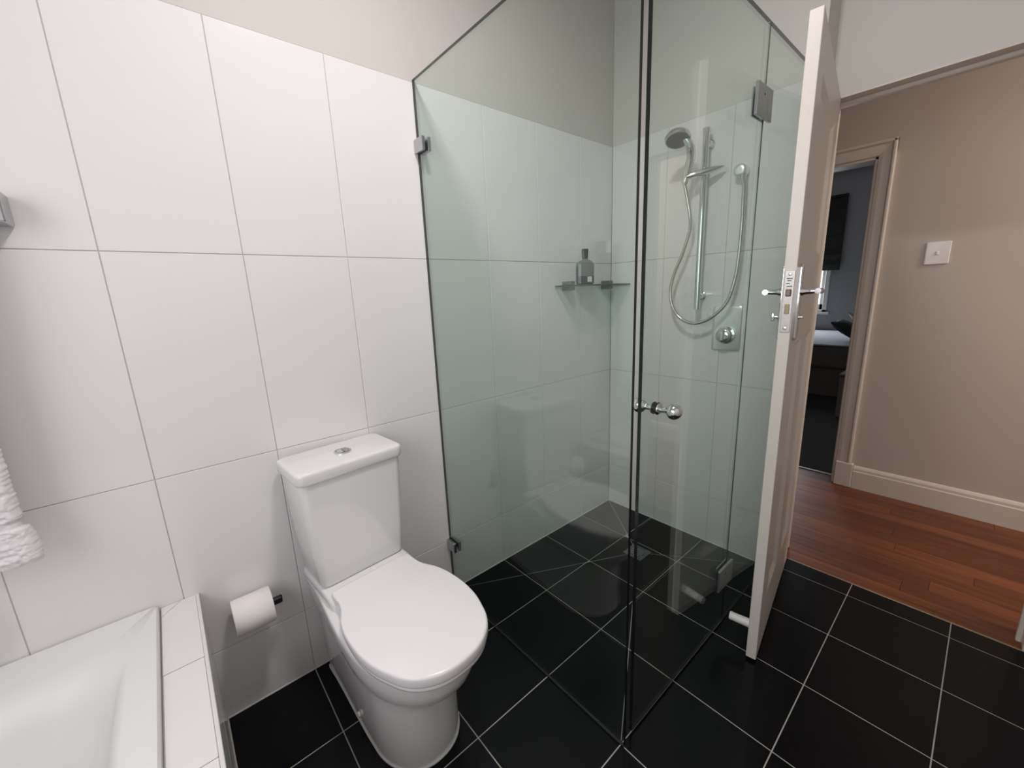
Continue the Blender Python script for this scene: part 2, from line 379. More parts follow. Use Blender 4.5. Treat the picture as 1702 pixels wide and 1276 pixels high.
# ------------------------------------------------------------------ bedroom
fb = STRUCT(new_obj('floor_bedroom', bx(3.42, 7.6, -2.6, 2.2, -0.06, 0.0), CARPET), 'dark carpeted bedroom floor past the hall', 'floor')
XB = 7.5; WY0, WY1, WZ0, WZ1 = 0.16, 1.35, 0.86, 2.40
bm = bmesh.new(); box(bm, XB, XB+.12, -2.6, WY0, 0, HZ); box(bm, XB, XB+.12, WY1, 2.2, 0, HZ); box(bm, XB, XB+.12, WY0, WY1, 0, WZ0); box(bm, XB, XB+.12, WY0, WY1, WZ1, HZ)
box(bm, 3.41, 7.62, -2.7, -2.6, 0, HZ); box(bm, 3.41, 7.62, 2.2, 2.3, 0, HZ); box(bm, 3.41, 3.415, BD1+.05, 2.2, 0, HZ); box(bm, 3.41, 3.415, -2.6, BD0-.05, 0, HZ)
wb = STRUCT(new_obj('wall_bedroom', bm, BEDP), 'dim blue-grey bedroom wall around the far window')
wn = thing('window_1', 'bright white-framed bedroom window below the dark blind', 'window', (XB, .75, WZ0), kind='structure')
bm = bmesh.new(); t = .055
box(bm, XB-.01, XB+.09, WY0, WY0+t, WZ0, WZ1, bev=.004); box(bm, XB-.01, XB+.09, WY1-t, WY1, WZ0, WZ1, bev=.004); box(bm, XB-.01, XB+.09, WY0, WY1, WZ1-t, WZ1, bev=.004); box(bm, XB-.01, XB+.09, WY0, WY1, WZ0, WZ0+.035, bev=.004)
wpart('frame', bm, WHITEP, wn)
bm = bmesh.new(); box(bm, XB+.03, XB+.06, WY0+t, WY0+t+.045, WZ0+.035, WZ1-t, bev=.004); box(bm, XB+.03, XB+.06, WY1-t-.045, WY1-t, WZ0+.035, WZ1-t, bev=.004); box(bm, XB+.03, XB+.06, WY0+t, WY1-t, WZ0+.035, WZ0+.115, bev=.004); box(bm, XB+.03, XB+.06, WY0+t, WY1-t, 1.60, 1.64, bev=.004)
wpart('sash', bm, WHITEP, wn)
wpart('pane', bx(XB+.043, XB+.047, WY0+t, WY1-t, WZ0+.05, WZ1-t), GLASS_W, wn)
wpart('sill', bx(XB-.05, XB-.011, WY0-.04, WY1+.04, WZ0-.03, WZ0, bev=.005), WHITEP, wn)
bl = thing('roman_blind', 'charcoal roman blind half lowered over the bedroom window', 'blind', (XB-.04, .75, 2.42))
for k in range(4):
    zt = 2.42-k*.25; zb = zt-.25 if k < 3 else 1.45
    bm = bmesh.new(); bul = .012 if k < 3 else .045
    prof = [(.0, zt), (bul*.7, (zt*2+zb)/3), (bul, (zt+2*zb)/3), (.004, zb), (-.004, zb), (-.006, zt)]
    loft(bm, [[Vector((XB-.04-a, y, z)) for a, z in prof] for y in (.06, 1.45)]); wpart('blind_fold', bm, BLIND, bl)
wpart('head_rail', bx(XB-.06, XB-.012, .06, 1.45, 2.42, 2.45), BLIND, bl)

bd = thing('bed', 'low bed with pale cover seen through the bedroom doorway', 'bed', (6.5, 0.2, 0))
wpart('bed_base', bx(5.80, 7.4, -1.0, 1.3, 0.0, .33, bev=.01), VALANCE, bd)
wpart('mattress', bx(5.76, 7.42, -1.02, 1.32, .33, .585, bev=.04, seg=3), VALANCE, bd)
bm = bx(5.76, 7.44, -1.03, 1.33, .587, .605, bev=.006, seg=2); wpart('cover', bm, LINEN, bd, smooth=True)
def pillow(name, label, cx, cy, cz, L, W, T, ry, rz, m, grp=None):
    bm = bmesh.new(); bmesh.ops.create_cube(bm, size=1)
    bmesh.ops.subdivide_edges(bm, edges=bm.edges, cuts=7, use_grid_fill=True)
    for v in bm.verts:
        x_, y_ = v.co.x*2, v.co.y*2
        th = (1-abs(x_)**3.0)*(1-abs(y_)**3.0); pin = 1-.10*(x_*x_*y_*y_ < .3)*(abs(x_) > .9 or abs(y_) > .9)
        v.co = Vector((x_*L/2*pin, y_*W/2*pin, v.co.z*T*(.10+.90*th**.6)))
    o = new_obj(name, bm, m, None, (cx, cy, cz), smooth=True); o.rotation_euler = (0, ry, rz)
    return tag(o, label, 'pillow' if 'pillow' in name else 'cushion', grp)
pillow('pillow', 'pale pillow leaning up behind the charcoal cushion on the bed', 6.82, -.42, .775, .6, .42, .13, 0.0, .1, PILLOW).rotation_euler = (math.radians(42), 0, 0.05)
pillow('cushion', 'charcoal cushion resting in front of the pale pillow on the bed', 6.12, -.40, .735, .42, .40, .13, 0, .1, CUSH).rotation_euler = (math.radians(32), 0, 0.05)
st = thing('bedside_stool', 'low pinkish grey upholstered box standing beside the bed', 'stool', (5.1, -.9, 0))
wpart('stool_body', bx(4.95, 5.45, -1.05, -.56, .0, .40, bev=.012, seg=2), mat('stool_cloth', (.30, .26, .245), .9), st)
wpart('stool_cushion', bx(4.94, 5.46, -1.06, -.55, .40, .43, bev=.012, seg=2), VALANCE, st)

# ------------------------------------------------------------------ bathtub with tiled hob
hob = thing('bath_surround', 'white tiled ledge boxing in the bath in the near left corner', 'ledge', (0, -.9, 0))
HX0, HX1, HT = -0.058, 0.033, 0.470
wpart('ledge_core', bx(HX0+.003, HX1-.006, Y_O+.01, -0.0, 0, HT-.008), GROUT_W, hob)
def tbox(parent, x0, x1, y0, y1, z0, z1, m=TILE_W, name='tile'):
    return wpart(name, bx(x0, x1, y0, y1, z0, z1, bev=.0012), m, parent)
yy = [-.0015, -.292, -.592, -.892, -1.192, -1.492, -1.792, Y_O+.01]
for a, b_ in zip(yy, yy[1:]):
    if a > -.01:
        # first strip tile is cut on the diagonal beside the wall
        for poly in ([(HX0+.006, -.047), (HX0+.006, -.0015), (-.008, -.0015)], [(HX0+.006, -.0495), (-.0055, -.0015), (HX1-.007, -.0015), (HX1-.007, b_+G), (HX0+.006, b_+G)]):
            bm = bmesh.new(); loft(bm, [[Vector((p[0], p[1], z)) for p in poly] for z in (HT-.008, HT)]); wpart('tile', bm, TILE_W, hob)
    else: tbox(hob, HX0+.006, HX1-.007, b_+G, a-G, HT-.008, HT)
    tbox(hob, HX1-.006, HX1-.0004, b_+G, a-G, .2475+G, HT-.003); tbox(hob, HX1-.006, HX1-.0004, b_+G, a-G, 0.001, .2475-G)
wpart('ledge_nosing', bx(HX1-.0065, HX1+.0015, Y_O+.01, -.001, HT-.004, HT+.001, bev=.001), mat('nosing_white', (.74, .72, .715), .35), hob)

tub = thing('bathtub', 'white bath filling the bottom left corner', 'bathtub', (-.5, -.9, 0))
TX0, TX1, TY0, TY1, TZ = X_L+.005, HX0+.001, -1.75, -.0015, .485
cx, cy, hx, hy = (TX0+TX1)/2, (TY0+TY1)/2, (TX1-TX0)/2, (TY1-TY0)/2
bm = bmesh.new()
seqs = [(0.0, 0.0, .008, .30), (0.0, 0.0, .008, TZ-.006), (.004, .004, .008, TZ), (.056, .120, .06, TZ+.0005), (.062, .135, .075, TZ-.003), (.070, .155, .09, TZ-.014), (.080, .175, .105, TZ-.035), (.090, .19, .12, TZ-.07), (.115, .23, .14, TZ-.20), (.145, .27, .15, TZ-.34), (.19, .33, .13, TZ-.39), (.25, .42, .10, TZ-.40)]
loft(bm, [rrect(cx, cy, hx-a, hy-b_, r, z, 8) for a, b_, r, z in seqs], cap0=False)
wpart('tub_shell', bm, ACRYL, tub, smooth=50)
bm = bmesh.new(); lathe(bm, (-.5, -1.2, TZ-.3985), (0, 0, 1), [(0, .03), (.003, .03), (.004, .024)]); wpart('waste', bm, CHROME, tub)

# ------------------------------------------------------------------ towel rail and towel
trl = thing('towel_rail', 'chrome towel rail with square end post at the left edge', 'towel rail', (-.14, 0, 1.53))
wpart('end_post', bx(-.165, -.122, -.075, -.001, 1.495, 1.56, bev=.004, seg=2), SATIN, trl)
wpart('rail_bar', bx(-.80, -.1655, -.073, -.055, 1.520, 1.538, bev=.002), SATIN, trl)
wpart('end_post', bx(-.84, -.8005, -.075, -.001, 1.495, 1.56, bev=.004, seg=2), SATIN, trl)
# draped towel: cross-section in y-z swept along x with pile displacement
zb = .762
from mathutils import noise as mnoise
def tow_x(z):   # right edge of the towel against height
    e = -.211-.010*math.sin((z-.70)*6)
    if z < .850: e += .004+.006*math.exp(-((z-.80)/.035)**2)
    if .850 <= z < .872: e -= .006
    return e
def towel_mesh():
    bm = bmesh.new()
    zs = [zb+.0022*i for i in range(180)]; z = zs[-1]
    while z < 1.545: z += .008; zs.append(z)
    ss = [.0022*i for i in range(56)]; v = ss[-1]
    while v < .34: v += .012; ss.append(v)
    vf, vb = [], []
    for z in zs:
        hem = 1.0 if .850 < z < .872 else 0.0; a, b2 = [], []
        for i, q in enumerate(ss):
            e = min(1, q/.022); zz = min(1, (z-zb)/.018)
            th = .018*math.sqrt(max(.001, 1-(1-e)**2))*math.sqrt(max(.03, 1-(1-zz)**2))*(1-.30*hem)
            x = tow_x(z)-q
            fold = .007*math.sin((x+.2)*24)*max(0, 1-(z-zb)/.9)
            n1 = mnoise.noise(Vector((x*95, 3.1, z*95))); n2 = mnoise.noise(Vector((x*260, 7.7, z*260)))
            j = (.0032*n1+.0030*n2)*(1-.8*hem)
            jx = (.0030*mnoise.noise(Vector((x*60, 9.0, z*140)))+.0018*n2)*(1-.7*hem)
            a.append(bm.verts.new((x+jx, -.100-th+fold+j*min(1, .3+e), z+.0022*n1*(1-hem))))
            b2.append(bm.verts.new((x+jx*.8, -.092+th*.3+fold, z)))
        vf.append(a); vb.append(b2)
    n, N = len(vf), len(ss)
    for r in range(n-1):
        for k in range(N-1):
            bm.faces.new((vf[r][k], vf[r][k+1], vf[r+1][k+1], vf[r+1][k])); bm.faces.new((vb[r][k+1], vb[r][k], vb[r+1][k], vb[r+1][k+1]))
        bm.faces.new((vb[r][0], vf[r][0], vf[r+1][0], vb[r+1][0])); bm.faces.new((vf[r][N-1], vb[r][N-1], vb[r+1][N-1], vf[r+1][N-1]))
    for k in range(N-1):
        bm.faces.new((vf[0][k+1], vf[0][k], vb[0][k], vb[0][k+1])); bm.faces.new((vf[-1][k], vf[-1][k+1], vb[-1][k+1], vb[-1][k]))
    return bm
tw = thing('towel', 'fluffy white towel hanging beside the bath at the left edge', 'towel', (-.39, -.09, .765))
wpart('front_fold', towel_mesh(), TOWEL, tw, smooth=180)
bm = bmesh.new(); loft(bm, [[Vector((x_, y, z)) for y, z in ((-.105, 1.535), (-.105, 1.548), (-.085, 1.562), (-.045, 1.562), (-.024, 1.548), (-.022, .90), (-.032, .90), (-.034, 1.54), (-.05, 1.548), (-.08, 1.548), (-.093, 1.535))] for x_ in (-.240, -.560)])
wpart('rear_fold', bm, TOWEL, tw)

# ------------------------------------------------------------------ toilet
TA = math.radians(4.3)
toi = thing('toilet', 'white close-coupled toilet with closed lid and square cistern', 'toilet', (.450, 0, 0), TA)
# local frame: +x right, forward = -y
def D(wr, wf, L, z, b0=.006, bb=.26, bf=.42, n=18, sh=0.0, rr=.02):
    """D outline: half width wr at the wall, wf at the bowl, front reach L"""
    right = [(wr-rr, b0)] + [(wr-rr+rr*math.sin(a), b0+rr-rr*math.cos(a)) for a in (math.radians(30), math.radians(60), math.radians(90))]
    for k in range(1, 7):
        t = k/6; s = t*t*(3-2*t); right.append((wr+(wf-wr)*s, b0+rr+(bb-b0-rr)*0+ (bf-b0-rr)*t))
    c = bf; 
    for k in range(1, n):
        a = math.pi/2*k/n; right.append((wf*math.cos(a)**.92, c+(L-c)*math.sin(a)**.96))
    pts = [(x, b) for x, b in right] + [(0, L)] + [(-x, b) for x, b in reversed(right)]
    return [Vector((x+sh, -b, z)) for x, b in pts]
bm = bmesh.new()
rings = [D(.108, .124, .570, 0.0), D(.109, .126, .573, .03), D(.112, .126, .575, .12), D(.115, .127, .580, .20), D(.118, .128, .590, .245), D(.120, .132, .604, .262), D(.124, .140, .626, .272), D(.127, .150, .648, .285), D(.132, .160, .668, .310), D(.135, .166, .681, .345), D(.137, .169, .687, .380), D(.137, .169, .688, .394), D(.133, .165, .683, .400)]
loft(bm, rings); new_obj('pan', bm, PORC, toi, smooth=60)
bm = bmesh.new(); loft(bm, [D(.112, .128, .576, 0.0005), D(.112, .128, .576, .004), D(.108, .124, .570, .0055)]); new_obj('silicone_bead', bm, SEAL, toi)
# raised shelf under the cistern
def RR(hx, b0, b1, r, z, n=6): return [Vector((p.x, p.y, z)) for p in rrect(0, -(b0+b1)/2, hx, (b1-b0)/2, r, z, n)]
bm = bmesh.new(); loft(bm, [RR(.134, .008, .30, .03, .385), RR(.142, .008, .285, .03, .405), RR(.144, .008, .268, .03, .425), RR(.141, .010, .256, .03, .434), RR(.132, .02, .248, .03, .437)]); new_obj('cistern_shelf', bm, PORC, toi, smooth=50)
bm = bmesh.new()
loft(bm, [RR(.128, .030, .194, .020, .437), RR(.137, .027, .201, .022, .441), RR(.142, .026, .204, .023, .452), RR(.149, .022, .206, .024, .55), RR(.156, .019, .208, .024, .68), RR(.161, .018, .209, .024, .789)])
new_obj('cistern', bm, PORC, toi, smooth=50)
bm = bmesh.new()
loft(bm, [RR(.162, .017, .210, .024, .7895), RR(.167, .014, .215, .026, .7915), RR(.169, .012, .217, .026, .797), RR(.169, .012, .217, .024, .819), RR(.168, .013, .216, .023, .8245), RR(.165, .016, .213, .022, .828), RR(.159, .022, .207, .02, .829)])
new_obj('cistern_lid', bm, PORC, toi, smooth=50)
fb_ = bmesh.new(); lathe(fb_, (0.004, -.122, .8285), (0, 0, 1), [(0, .027), (.003, .027), (.0045, .025), (.0045, .0225), (.0035, .022)], 32); fbo = new_obj('flush_button', fb_, CHROME, toi, smooth=True)
new_obj('button_half', bx(-.014, .003, -.140, -.104, .8315, .8345, bev=.003, seg=2), CHROME, fbo, smooth=True)
new_obj('button_half', bx(.005, .022, -.140, -.104, .8315, .8345, bev=.003, seg=2), SATIN, fbo, smooth=True)
# lid and seat outline
LO = [(.118, .234), (.130, .238), (.133, .252), (.133, .29), (.137, .318), (.147, .345), (.159, .372), (.168, .41), (.172, .45), (.173, .49), (.170, .53), (.163, .57), (.150, .61), (.133, .650), (.108, .682), (.073, .706), (.037, .718)]
def LR(inset, z, sx=1.0):
    pts = spline([(x, b, 0) for x, b in LO] + [(0, .721, 0)], 3)
    right = [(p.x, p.y) for p in pts]
    allp = right[:-1] + [(0, .721)] + [(-x, b) for x, b in reversed(right[:-1])]
    out = []
    cxm, cym = 0.0, .50
    n = len(allp)
    for i, (x, b) in enumerate(allp):
        p0, p1 = allp[i-1], allp[(i+1) % n]
        tx, ty = p1[0]-p0[0], p1[1]-p0[1]; L = math.hypot(tx, ty) or 1
        nx_, ny_ = ty/L, -tx/L
        if nx_*(x-cxm)+ny_*(b-cym) < 0: nx_, ny_ = -nx_, -ny_
        out.append(Vector((x-nx_*inset, -(b-ny_*inset), z)))
    return out
bm = bmesh.new(); loft(bm, [LR(.005, .4175), LR(.001, .419), LR(0, .422), LR(0, .4405), LR(.0012, .4445), LR(.0035, .4468), LR(.008, .448)]); new_obj('seat_cover', bm, SEATM, toi, smooth=60)
bm = bmesh.new(); loft(bm, [LR(.009, .4005), LR(.005, .403), LR(.004, .41), LR(.006, .416)]); new_obj('seat_ring', bm, SEATM, toi, smooth=60)
for s in (-1, 1):
    bm = bmesh.new(); lathe(bm, (s*.1255, -.31, .045), (s, 0, 0), [(-.002, .009), (.002, .009), (.005, .007), (.006, .003)], 16); new_obj('fixing_cap', bm, WHITEP, toi, smooth=True)
# water stop behind the cistern
wv = thing('water_valve', 'dark stop valve and pipe between cistern and wall', 'valve', (.652, 0, .46))
bm = bmesh.new(); tube(bm, [(0, -.012, -.03), (0, -.012, .045)], .007, 10); new_obj('pipe', bm, DARK, wv)
bm = bmesh.new(); lathe(bm, (0, -.001, -.03), (0, -1, 0), [(0, .018), (.004, .018), (.004, .010), (.022, .010)], 16); new_obj('valve_body', bm, DARK, wv)

# ------------------------------------------------------------------ toilet roll holder and roll
th = thing('toilet_roll_holder', 'dark chrome toilet roll holder on the white wall', 'roll holder', (.22, 0, .38))
wpart('wall_plate', bx(.125, .165, -.008, -.0005, .360, .400, bev=.003), DARK, th)
wpart('spindle', bx(.110, .231, -.075, -.057, .369, .389, bev=.002), DARK, th)
wpart('end_stop', bx(.2312, .2335, -.0755, -.0565, .3685, .3975, bev=.001), CHROME, th)
rl = thing('toilet_roll', 'white toilet paper roll on its holder between bath and toilet', 'toilet roll', (.152, -.066, .3245))
bm = bmesh.new(); R0, R1, n = .054, .020, 40; rings = []
for xa, r in ((.100, R1), (.100, R0-.002), (.102, R0), (.202, R0), (.204, R0-.002), (.204, R1), (.100, R1)):
    rings.append([Vector((xa, -.066+r*math.cos(2*math.pi*k/n), .3785+r*math.sin(2*math.pi*k/n))) for k in range(n)])
loft(bm, rings, False, False); wpart('paper', bm, PAPER, rl, smooth=50)
bm = bmesh.new(); rings = []
for xa, r in ((.0995, .0182), (.2045, .0182), (.2045, .0198), (.0995, .0198), (.0995, .0182)):
    rings.append([Vector((xa, -.066+r*math.cos(2*math.pi*k/n), .3785+r*math.sin(2*math.pi*k/n))) for k in range(n)])
loft(bm, rings, False, False); wpart('core', bm, mat('card_core', (.42, .36, .29), .9), rl, smooth=50)

# ------------------------------------------------------------------ shower screen
GZ = 2.050
def pane(bm, x0, x1, y0, y1, z0, z1, thin, joint=None):
    box(bm, x0, x1, y0, y1, z0, z1)
    for f in bm.faces:
        n = f.calc_center_median(); nn = f.normal if f.normal.length else Vector((0, 0, 1))
    bm.normal_update()
    for f in bm.faces:
        f.material_index = 0 if abs(getattr(f.normal, thin)) > .9 else 1
        if joint is not None and abs(f.calc_center_median().x-joint) < .001: f.material_index = 0
    return bm
sp = thing('shower_side_panel', 'clear glass side panel between the toilet and the shower', 'glass panel', (.9, -.45, 0))
wpart('glass_pane', pane(bmesh.new(), .895, .905, -.910, -.0015, .004, GZ, 'x'), [GLASS, EDGE], sp)
wpart('silicone_strip', bx(.897, .903, -.91, -.002, 0, .004), mat('clear_sealant', (.05, .05, .05), .4), sp)
for zc in (1.835, .240):
    c = wpart('wall_clamp', bx(.882, .8945, -.060, -.001, zc-.023, zc+.023, bev=.002), SATIN, sp)
    wpart('clamp_back', bx(.9055, .918, -.060, -.001, zc-.023, zc+.023, bev=.002), SATIN, sp)
sp.location.x += 0.001
fp = thing('shower_fixed_panel', 'narrow fixed glass panel by the door, right of the hinged glass', 'glass panel', (1.82, -.898, 0))
wpart('glass_pane', pane(bmesh.new(), 1.5815, XE-.001, -.903, -.893, .004, GZ, 'y', 1.5815), [GLASS, EDGE], fp)
wpart('wall_clamp', bx(2.02, XE-.001, -.915, -.9035, 1.98, 2.025, bev=.002), SATIN, fp)
sd = thing('shower_door', 'frameless hinged clear glass shower door with chrome ball knobs', 'shower door', (1.578, -.898, 0))
wpart('edge_seal', bx(1.5788, 1.5805, -.902, -.899, .010, GZ), EDGE, sd)
wpart('glass_pane', pane(bmesh.new(), .950, 1.5785, -.903, -.893, .010, GZ, 'y', 1.5785), [GLASS, EDGE], sd)
for zc in (1.832, .225):
    h = wpart('hinge_plate', bx(1.496, 1.5685, -.913, -.9035, zc-.044, zc+.044, bev=.002, seg=2), SATIN, sd)
    wpart('hinge_plate', bx(1.5695, 1.612, -.913, -.9035, zc-.044, zc+.044, bev=.002, seg=2), SATIN, sd)
    wpart('inner_plate', bx(1.516, 1.612, -.8925, -.888, zc-.040, zc+.040, bev=.002, seg=2), SATIN, sd)
    bm = bmesh.new(); lathe(bm, (1.545, -.9125, zc+.018), (0, -1, 0), [(0, .0035), (.001, .0035)], 12); wpart('hinge_screw', bm, BLACKP, sd)
KX, KZ = 1.028, 1.0
for s, y0 in ((-1, -.9035), (1, -.8925)):
    bm = bmesh.new()
    pr = [(0, .014), (.003, .015), (.005, .014), (.006, .0085), (.016, .0075), (.024, .0085)]
    for k in range(1, 12):
        a = math.pi*k/12; pr.append((.044-.0205*math.cos(a)+.000, .0205*math.sin(a)))
    pr = [q for q in pr if not (q[0] > .0235 and q[1] < .0085 and q[0] < .03)] + [(.0645, .0002)]
    lathe(bm, (KX, y0, KZ), (0, s, 0), pr, 28); wpart('knob', bm, CHROME, sd, smooth=60)
    bm = bmesh.new(); lathe(bm, (KX, y0-s*.0008, KZ), (0, s, 0), [(0, .0165), (.0016, .0165)], 24); wpart('knob_washer', bm, BLACKP, sd)

# ------------------------------------------------------------------ glass shelf and bottle
sh = thing('glass_shelf', 'thin clear glass shelf on the back wall inside the shower', 'shelf', (1.765, 0, 1.333))
wpart('shelf_pane', pane(bmesh.new(), 1.600, 2.058, -.130, -.006, 1.330, 1.337, 'z'), [GLASS_SH, mat('shelf_edge_glass', (.05, .075, .065), .2)], sh)
BRK = mat('bracket_steel', (.22, .235, .235), .35, .8)
for xb in (1.672, 1.988):
    wpart('bracket', bx(xb-.018, xb+.018, -.056, -.001, 1.3375, 1.356, bev=.002), BRK, sh)
    wpart('bracket', bx(xb-.018, xb+.018, -.056, -.001, 1.311, 1.3295, bev=.002), BRK, sh)
bt = thing('perfume_bottle', 'smoky grey bottle with dark stopper standing on the glass shelf', 'bottle', (1.748, -.072, 1.3375), math.radians(-30))
def oc(hx, hy, z, c=.012):
    return [Vector(p) for p in ((hx-c, -hy, z), (hx, -hy+c*.6, z), (hx, hy-c*.6, z), (hx-c, hy, z), (-hx+c, hy, z), (-hx, hy-c*.6, z), (-hx, -hy+c*.6, z), (-hx+c, -hy, z))]
bm = bmesh.new(); loft(bm, [oc(.036, .020, 0), oc(.041, .024, .006), oc(.041, .024, .040)]); new_obj('liquid', bm, LIQ, bt)
bm = bmesh.new(); loft(bm, [oc(.041, .024, .0402), oc(.041, .024, .098), oc(.037, .021, .108), oc(.018, .013, .120, .006), oc(.012, .010, .124, .005)]); new_obj('glass_body', bm, SMOKE, bt)
bm = bmesh.new(); loft(bm, [oc(.011, .009, .124, .004), oc(.0125, .0105, .127, .004), oc(.0145, .012, .170, .004), oc(.0135, .011, .172, .004)]); new_obj('stopper', bm, DARK, bt)
new_obj('label_patch', bx(.004, .027, -.0252, -.0244, .012, .038), LABEL, bt)
new_obj('dark_side_sheet', bx(-.0422, -.0414, -.014, .014, .006, .085), LIQ, bt)  # thin dark sheet over one side face of the bottle

# ------------------------------------------------------------------ shower set
rs = thing('shower_rail', 'chrome vertical rail on the shower end wall carrying the hand shower', 'shower rail', (XE, -.525, 1.2))
bm = bmesh.new(); tube(bm, [(2.02, -.521, 1.200), (2.02, -.521, 1.962)], .0142, 16); wpart('rail_bar', bm, CHROME, rs, smooth=50)
for zc, nm in ((1.915, 'a'), (1.262, 'b')):
    bm = bmesh.new(); lathe(bm, (XE-.0005, -.521, zc), (-1, 0, 0), [(0, .021), (.006, .021), (.009, .016), (.034, .0135)], 20); wpart('rail_mount', bm, CHROME, rs, smooth=50)
bm = bmesh.new(); tube(bm, [(2.02, -.521, 1.955), (2.02, -.521, 1.972)], [.0158, .0158], 16); wpart('end_cap', bm, CHROME, rs, smooth=50)
# slider arm: flattened spindle through the bar
bm = bmesh.new(); A, B_ = Vector((1.962, -.452, 1.780)), Vector((2.035, -.600, 1.806)); d = (B_-A).normalized(); side = Vector((0, 0, 1)); oth = d.cross(side)
rings = []
for t, r in ((0, .014), (.08, .018), (.25, .021), (.55, .020), (.75, .016), (.92, .009), (1, .002)):
    p = A.lerp(B_, t); rings.append([p+side*r*.75*math.sin(2*math.pi*k/16)+oth*r*math.cos(2*math.pi*k/16) for k in range(16)])
loft(bm, rings); wpart('slider', bm, CHROME, rs, smooth=60)
hs = thing('hand_shower', 'round grey-faced chrome hand shower head hung high in the shower', 'hand shower', (1.96, -.46, 1.77))
hd = Vector((-.34, -.21, -.92)).normalized()     # spray direction
HC = Vector((1.885, -.462, 1.918))
bm = bmesh.new(); lathe(bm, HC-hd*.030, hd, [(-.004, .012), (.000, .030), (.008, .044), (.018, .0515), (.028, .053), (.034, .0515), (.0345, .047)], 32); wpart('head_shell', bm, CHROME, hs, smooth=50)
bm = bmesh.new(); lathe(bm, HC+hd*.0042, hd, [(0, .0465), (.0015, .0460), (.002, .044)], 32); face = wpart('spray_face', bm, mat('grey_rubber_face', (.13, .135, .13), .5), hs)
bm = bmesh.new(); hp = spline([HC+Vector((.018, -.022, .008)), HC+Vector((.040, -.036, -.028)), (1.950, -.492, 1.850), (1.964, -.470, 1.800), (1.968, -.458, 1.755)], 6)
tube(bm, hp, [.0145+.004*math.sin(math.pi*i/(len(hp)-1)) for i in range(len(hp))], 16); wpart('handle', bm, CHROME, hs, smooth=60)
bm = bmesh.new()
hose = spline([(1.968, -.458, 1.757), (1.975, -.470, 1.70), (1.985, -.482, 1.62), (1.995, -.480, 1.56), (2.0, -.450, 1.462), (2.0, -.412, 1.369), (2.0, -.396, 1.285), (2.0, -.411, 1.213), (2.0, -.450, 1.161), (2.0, -.511, 1.136), (2.003, -.573, 1.149), (2.008, -.628, 1.191), (2.015, -.662, 1.243), (2.02, -.682, 1.328), (2.022, -.690, 1.415), (2.025, -.692, 1.537), (2.025, -.690, 1.655), (2.025, -.688, 1.72)], 8)
tube(bm, hose, .0075, 12)
HOSEM = mat('hose_chrome', (.58, .59, .58), .22, 1.0)
wpart('hose', bm, HOSEM, hs, smooth=60)
wo = thing('wall_outlet', 'round pale chrome hose outlet on the shower end wall', 'water outlet', (XE, -.672, 1.775))
bm = bmesh.new(); lathe(bm, (XE-.0005, -.667, 1.772), (-1, 0, 0), [(0, .025), (.020, .026), (.040, .0255), (.046, .020), (.047, .01)], 28); wpart('rosette', bm, PALE_CH, wo, smooth=50)
bm = bmesh.new(); tube(bm, [(2.027, -.682, 1.756), (2.026, -.683, 1.738), (2.025, -.688, 1.718)], [.011, .011, .010], 14); wpart('hose_nut', bm, CHROME, wo, smooth=50)
mx = thing('shower_mixer', 'square chrome mixer plate with chunky knob below the shower rail', 'shower mixer', (XE, -.645, 1.112))
bm = bmesh.new(); loft(bm, [[Vector((XE-t, -.645+p.x, 1.112+p.y)) for p in rrect(0, 0, .064-i, .102-i, .014, 0)] for t, i in ((.0005, 0), (.006, 0), (.009, .003))]); wpart('plate', bm, PALE_CH, mx, smooth=40)
bm = bmesh.new(); lathe(bm, (XE-.009, -.648, 1.082), (-1, 0, 0), [(0, .040), (.010, .040), (.012, .034), (.013, .031), (.045, .030), (.048, .026)], 28); wpart('knob', bm, CHROME, mx, smooth=50)
wpart('knob_grip', bx(XE-.062, XE-.0105-.012, -.656, -.640, 1.058, 1.110, bev=.005, seg=2), CHROME, mx)

# ------------------------------------------------------------------ bathroom door
hx_, hy_ = 2.172, -.9215
ang = math.atan2(-.1085, -.7050)
door = thing('door_1', 'white panelled bathroom door standing open beside the shower glass', 'door', (hx_, hy_, 0), ang, kind='structure')
W_, T_, Z0, Z1 = .7133, .031, .012, 1.979
Zr = [(.012, .215), (1.12, 1.40), (1.865, 1.979)]
Xst = [(0, .11), (.305, .415), (W_-.11, W_)]
bm = bmesh.new()
box(bm, 0, .11, 0, T_, Z0, Z1, bev=.0015); box(bm, W_-.11, W_, 0, T_, Z0, Z1, bev=.0015)
new_obj('stiles', bm, DOORP, door)
for z0, z1 in Zr: new_obj('rail', bx(.11, W_-.11, 0.0003, T_-.0003, z0, z1), DOORP, door)
new_obj('mullion', bx(.305, .405, 0.0003, T_-.0003, .215, 1.12), DOORP, door)
for x0, x1, z0, z1 in ((.11, .305, .215, 1.12), (.405, W_-.11, .215, 1.12), (.11, W_-.11, 1.40, 1.865)):
    new_obj('panel', bx(x0, x1, .0105, T_-.0105, z0, z1), DOORP, door)
    bm = bmesh.new()
    for yf, s in ((T_-.0105, 1), (.0105, -1)):
        def rg(i, h): return [Vector((x0+i, yf+s*h, z0+i)), Vector((x1-i, yf+s*h, z0+i)), Vector((x1-i, yf+s*h, z1-i)), Vector((x0+i, yf+s*h, z1-i))]
        loft(bm, [rg(0, 0), rg(0, .0100), rg(.004, .0100), rg(.018, .003), rg(.024, .0)], False, False)
    new_obj('panel_moulding', bm, DOORP, door)
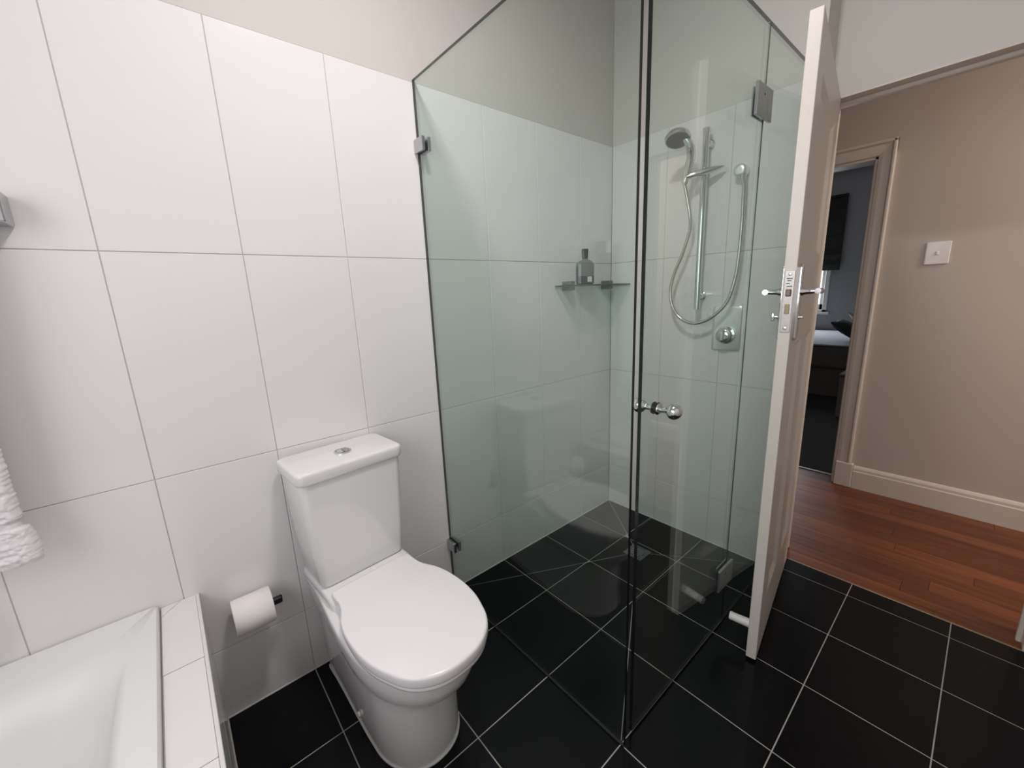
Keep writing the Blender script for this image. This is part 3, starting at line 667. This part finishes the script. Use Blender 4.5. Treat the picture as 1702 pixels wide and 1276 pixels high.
# mortice lock faceplate on the latch edge
lk = new_obj('lock_faceplate', bx(W_, W_+.0018, .0045, .0285, 1.165, 1.340, bev=.0006), STEEL_D, door); tag(lk, 'worn steel lock faceplate with latch and bolt')
new_obj('latch_bolt', bx(W_+.0015, W_+.009, .010, .0235, 1.268, 1.288, bev=.002), mat('latch_bronze', (.16, .11, .09), .35, .9), lk)
new_obj('dead_bolt', bx(W_+.0015, W_+.004, .011, .0225, 1.218, 1.246, bev=.001), BRASS, lk)
for zz in (1.330, 1.176):
    bm = bmesh.new(); lathe(bm, (W_+.0016, .0165, zz), (1, 0, 0), [(0, .005), (.0012, .0045), (.0016, .002)], 14); new_obj('plate_screw', bm, SATIN, lk)
for i, zz in enumerate((1.318, 1.312, 1.304, 1.296)):
    new_obj('stamped_line', bx(W_+.0016, W_+.0021, .009+.002*(i % 2), .024-.003*(i % 3), zz-.0012, zz+.0012), DARK, lk)
for s, y0 in ((1, T_), (-1, 0.0)):
    pl = bmesh.new()
    ringz = [[Vector((W_-.058+p.x, y0+s*t, 1.247+p.y)) for p in rrect(0, 0, .0125-i, .112-i, .0115-i, 0)] for t, i in ((.0002, 0), (.007, 0), (.010, .004))]
    loft(pl, ringz); pl_o = new_obj('handle_plate', pl, CHROME, door, smooth=40)
    b2 = bmesh.new(); lathe(b2, (W_-.058, y0+s*.008, 1.280), (0, s, 0), [(0, .013), (.006, .012), (.012, .009), (.040, .0070), (.046, .0080)], 20)
    new_obj('lever_neck', b2, CHROME, pl_o, smooth=50)
    b2 = bmesh.new(); tube(b2, [(W_-.048, y0+s*.050, 1.280), (W_-.075, y0+s*.052, 1.280), (W_-.12, y0+s*.053, 1.279), (W_-.165, y0+s*.050, 1.277)], [.0080, .0080, .0075, .008], 14)
    new_obj('lever', b2, CHROME, pl_o, smooth=50)
    b2 = bmesh.new(); lathe(b2, (W_-.058, y0+s*.008, 1.205), (0, s, 0), [(0, .008), (.004, .0075), (.005, .004), (.012, .004)], 16); new_obj('snib_stem', b2, CHROME, pl_o, smooth=50)
    if s < 0: new_obj('snib_turn', bx(W_-.0625, W_-.0535, -.030, -.020, 1.192, 1.218, bev=.003, seg=2), CHROME, pl_o, smooth=50)
bm = bmesh.new(); lathe(bm, (W_-.055, -.0005, .105), (0, -1, 0), [(0, .019), (.003, .019), (.004, .0155), (.060, .0145), (.066, .015), (.070, .0135)], 22)
tag(new_obj('door_buffer', bm, WHITEP, door, smooth=50), 'white plastic door stop peg near the bottom')
for zc in (.25, 1.75):
    bm = bmesh.new(); tube(bm, [(-.006, -.004, zc-.045), (-.006, -.004, zc+.045)], .006, 10); new_obj('butt_hinge', bm, SATIN, door)

# ------------------------------------------------------------------ ceiling lamps (above the frame)
cl = thing('ceiling_lamp', 'small square ceiling lamp over the floor in front of the toilet', 'lamp', (.60, -.86, HZ))
new_obj('lamp_base', bx(-.12, .12, -.12, .12, -.035, -.001, bev=.01), LAMPG, cl)
hl = thing('hall_lamp', 'square ceiling lamp in the hall', 'lamp', (2.75, -3.0, HZ))
new_obj('lamp_base', bx(-.22, .22, -.22, .22, -.12, -.001, bev=.01), LAMPG, hl)
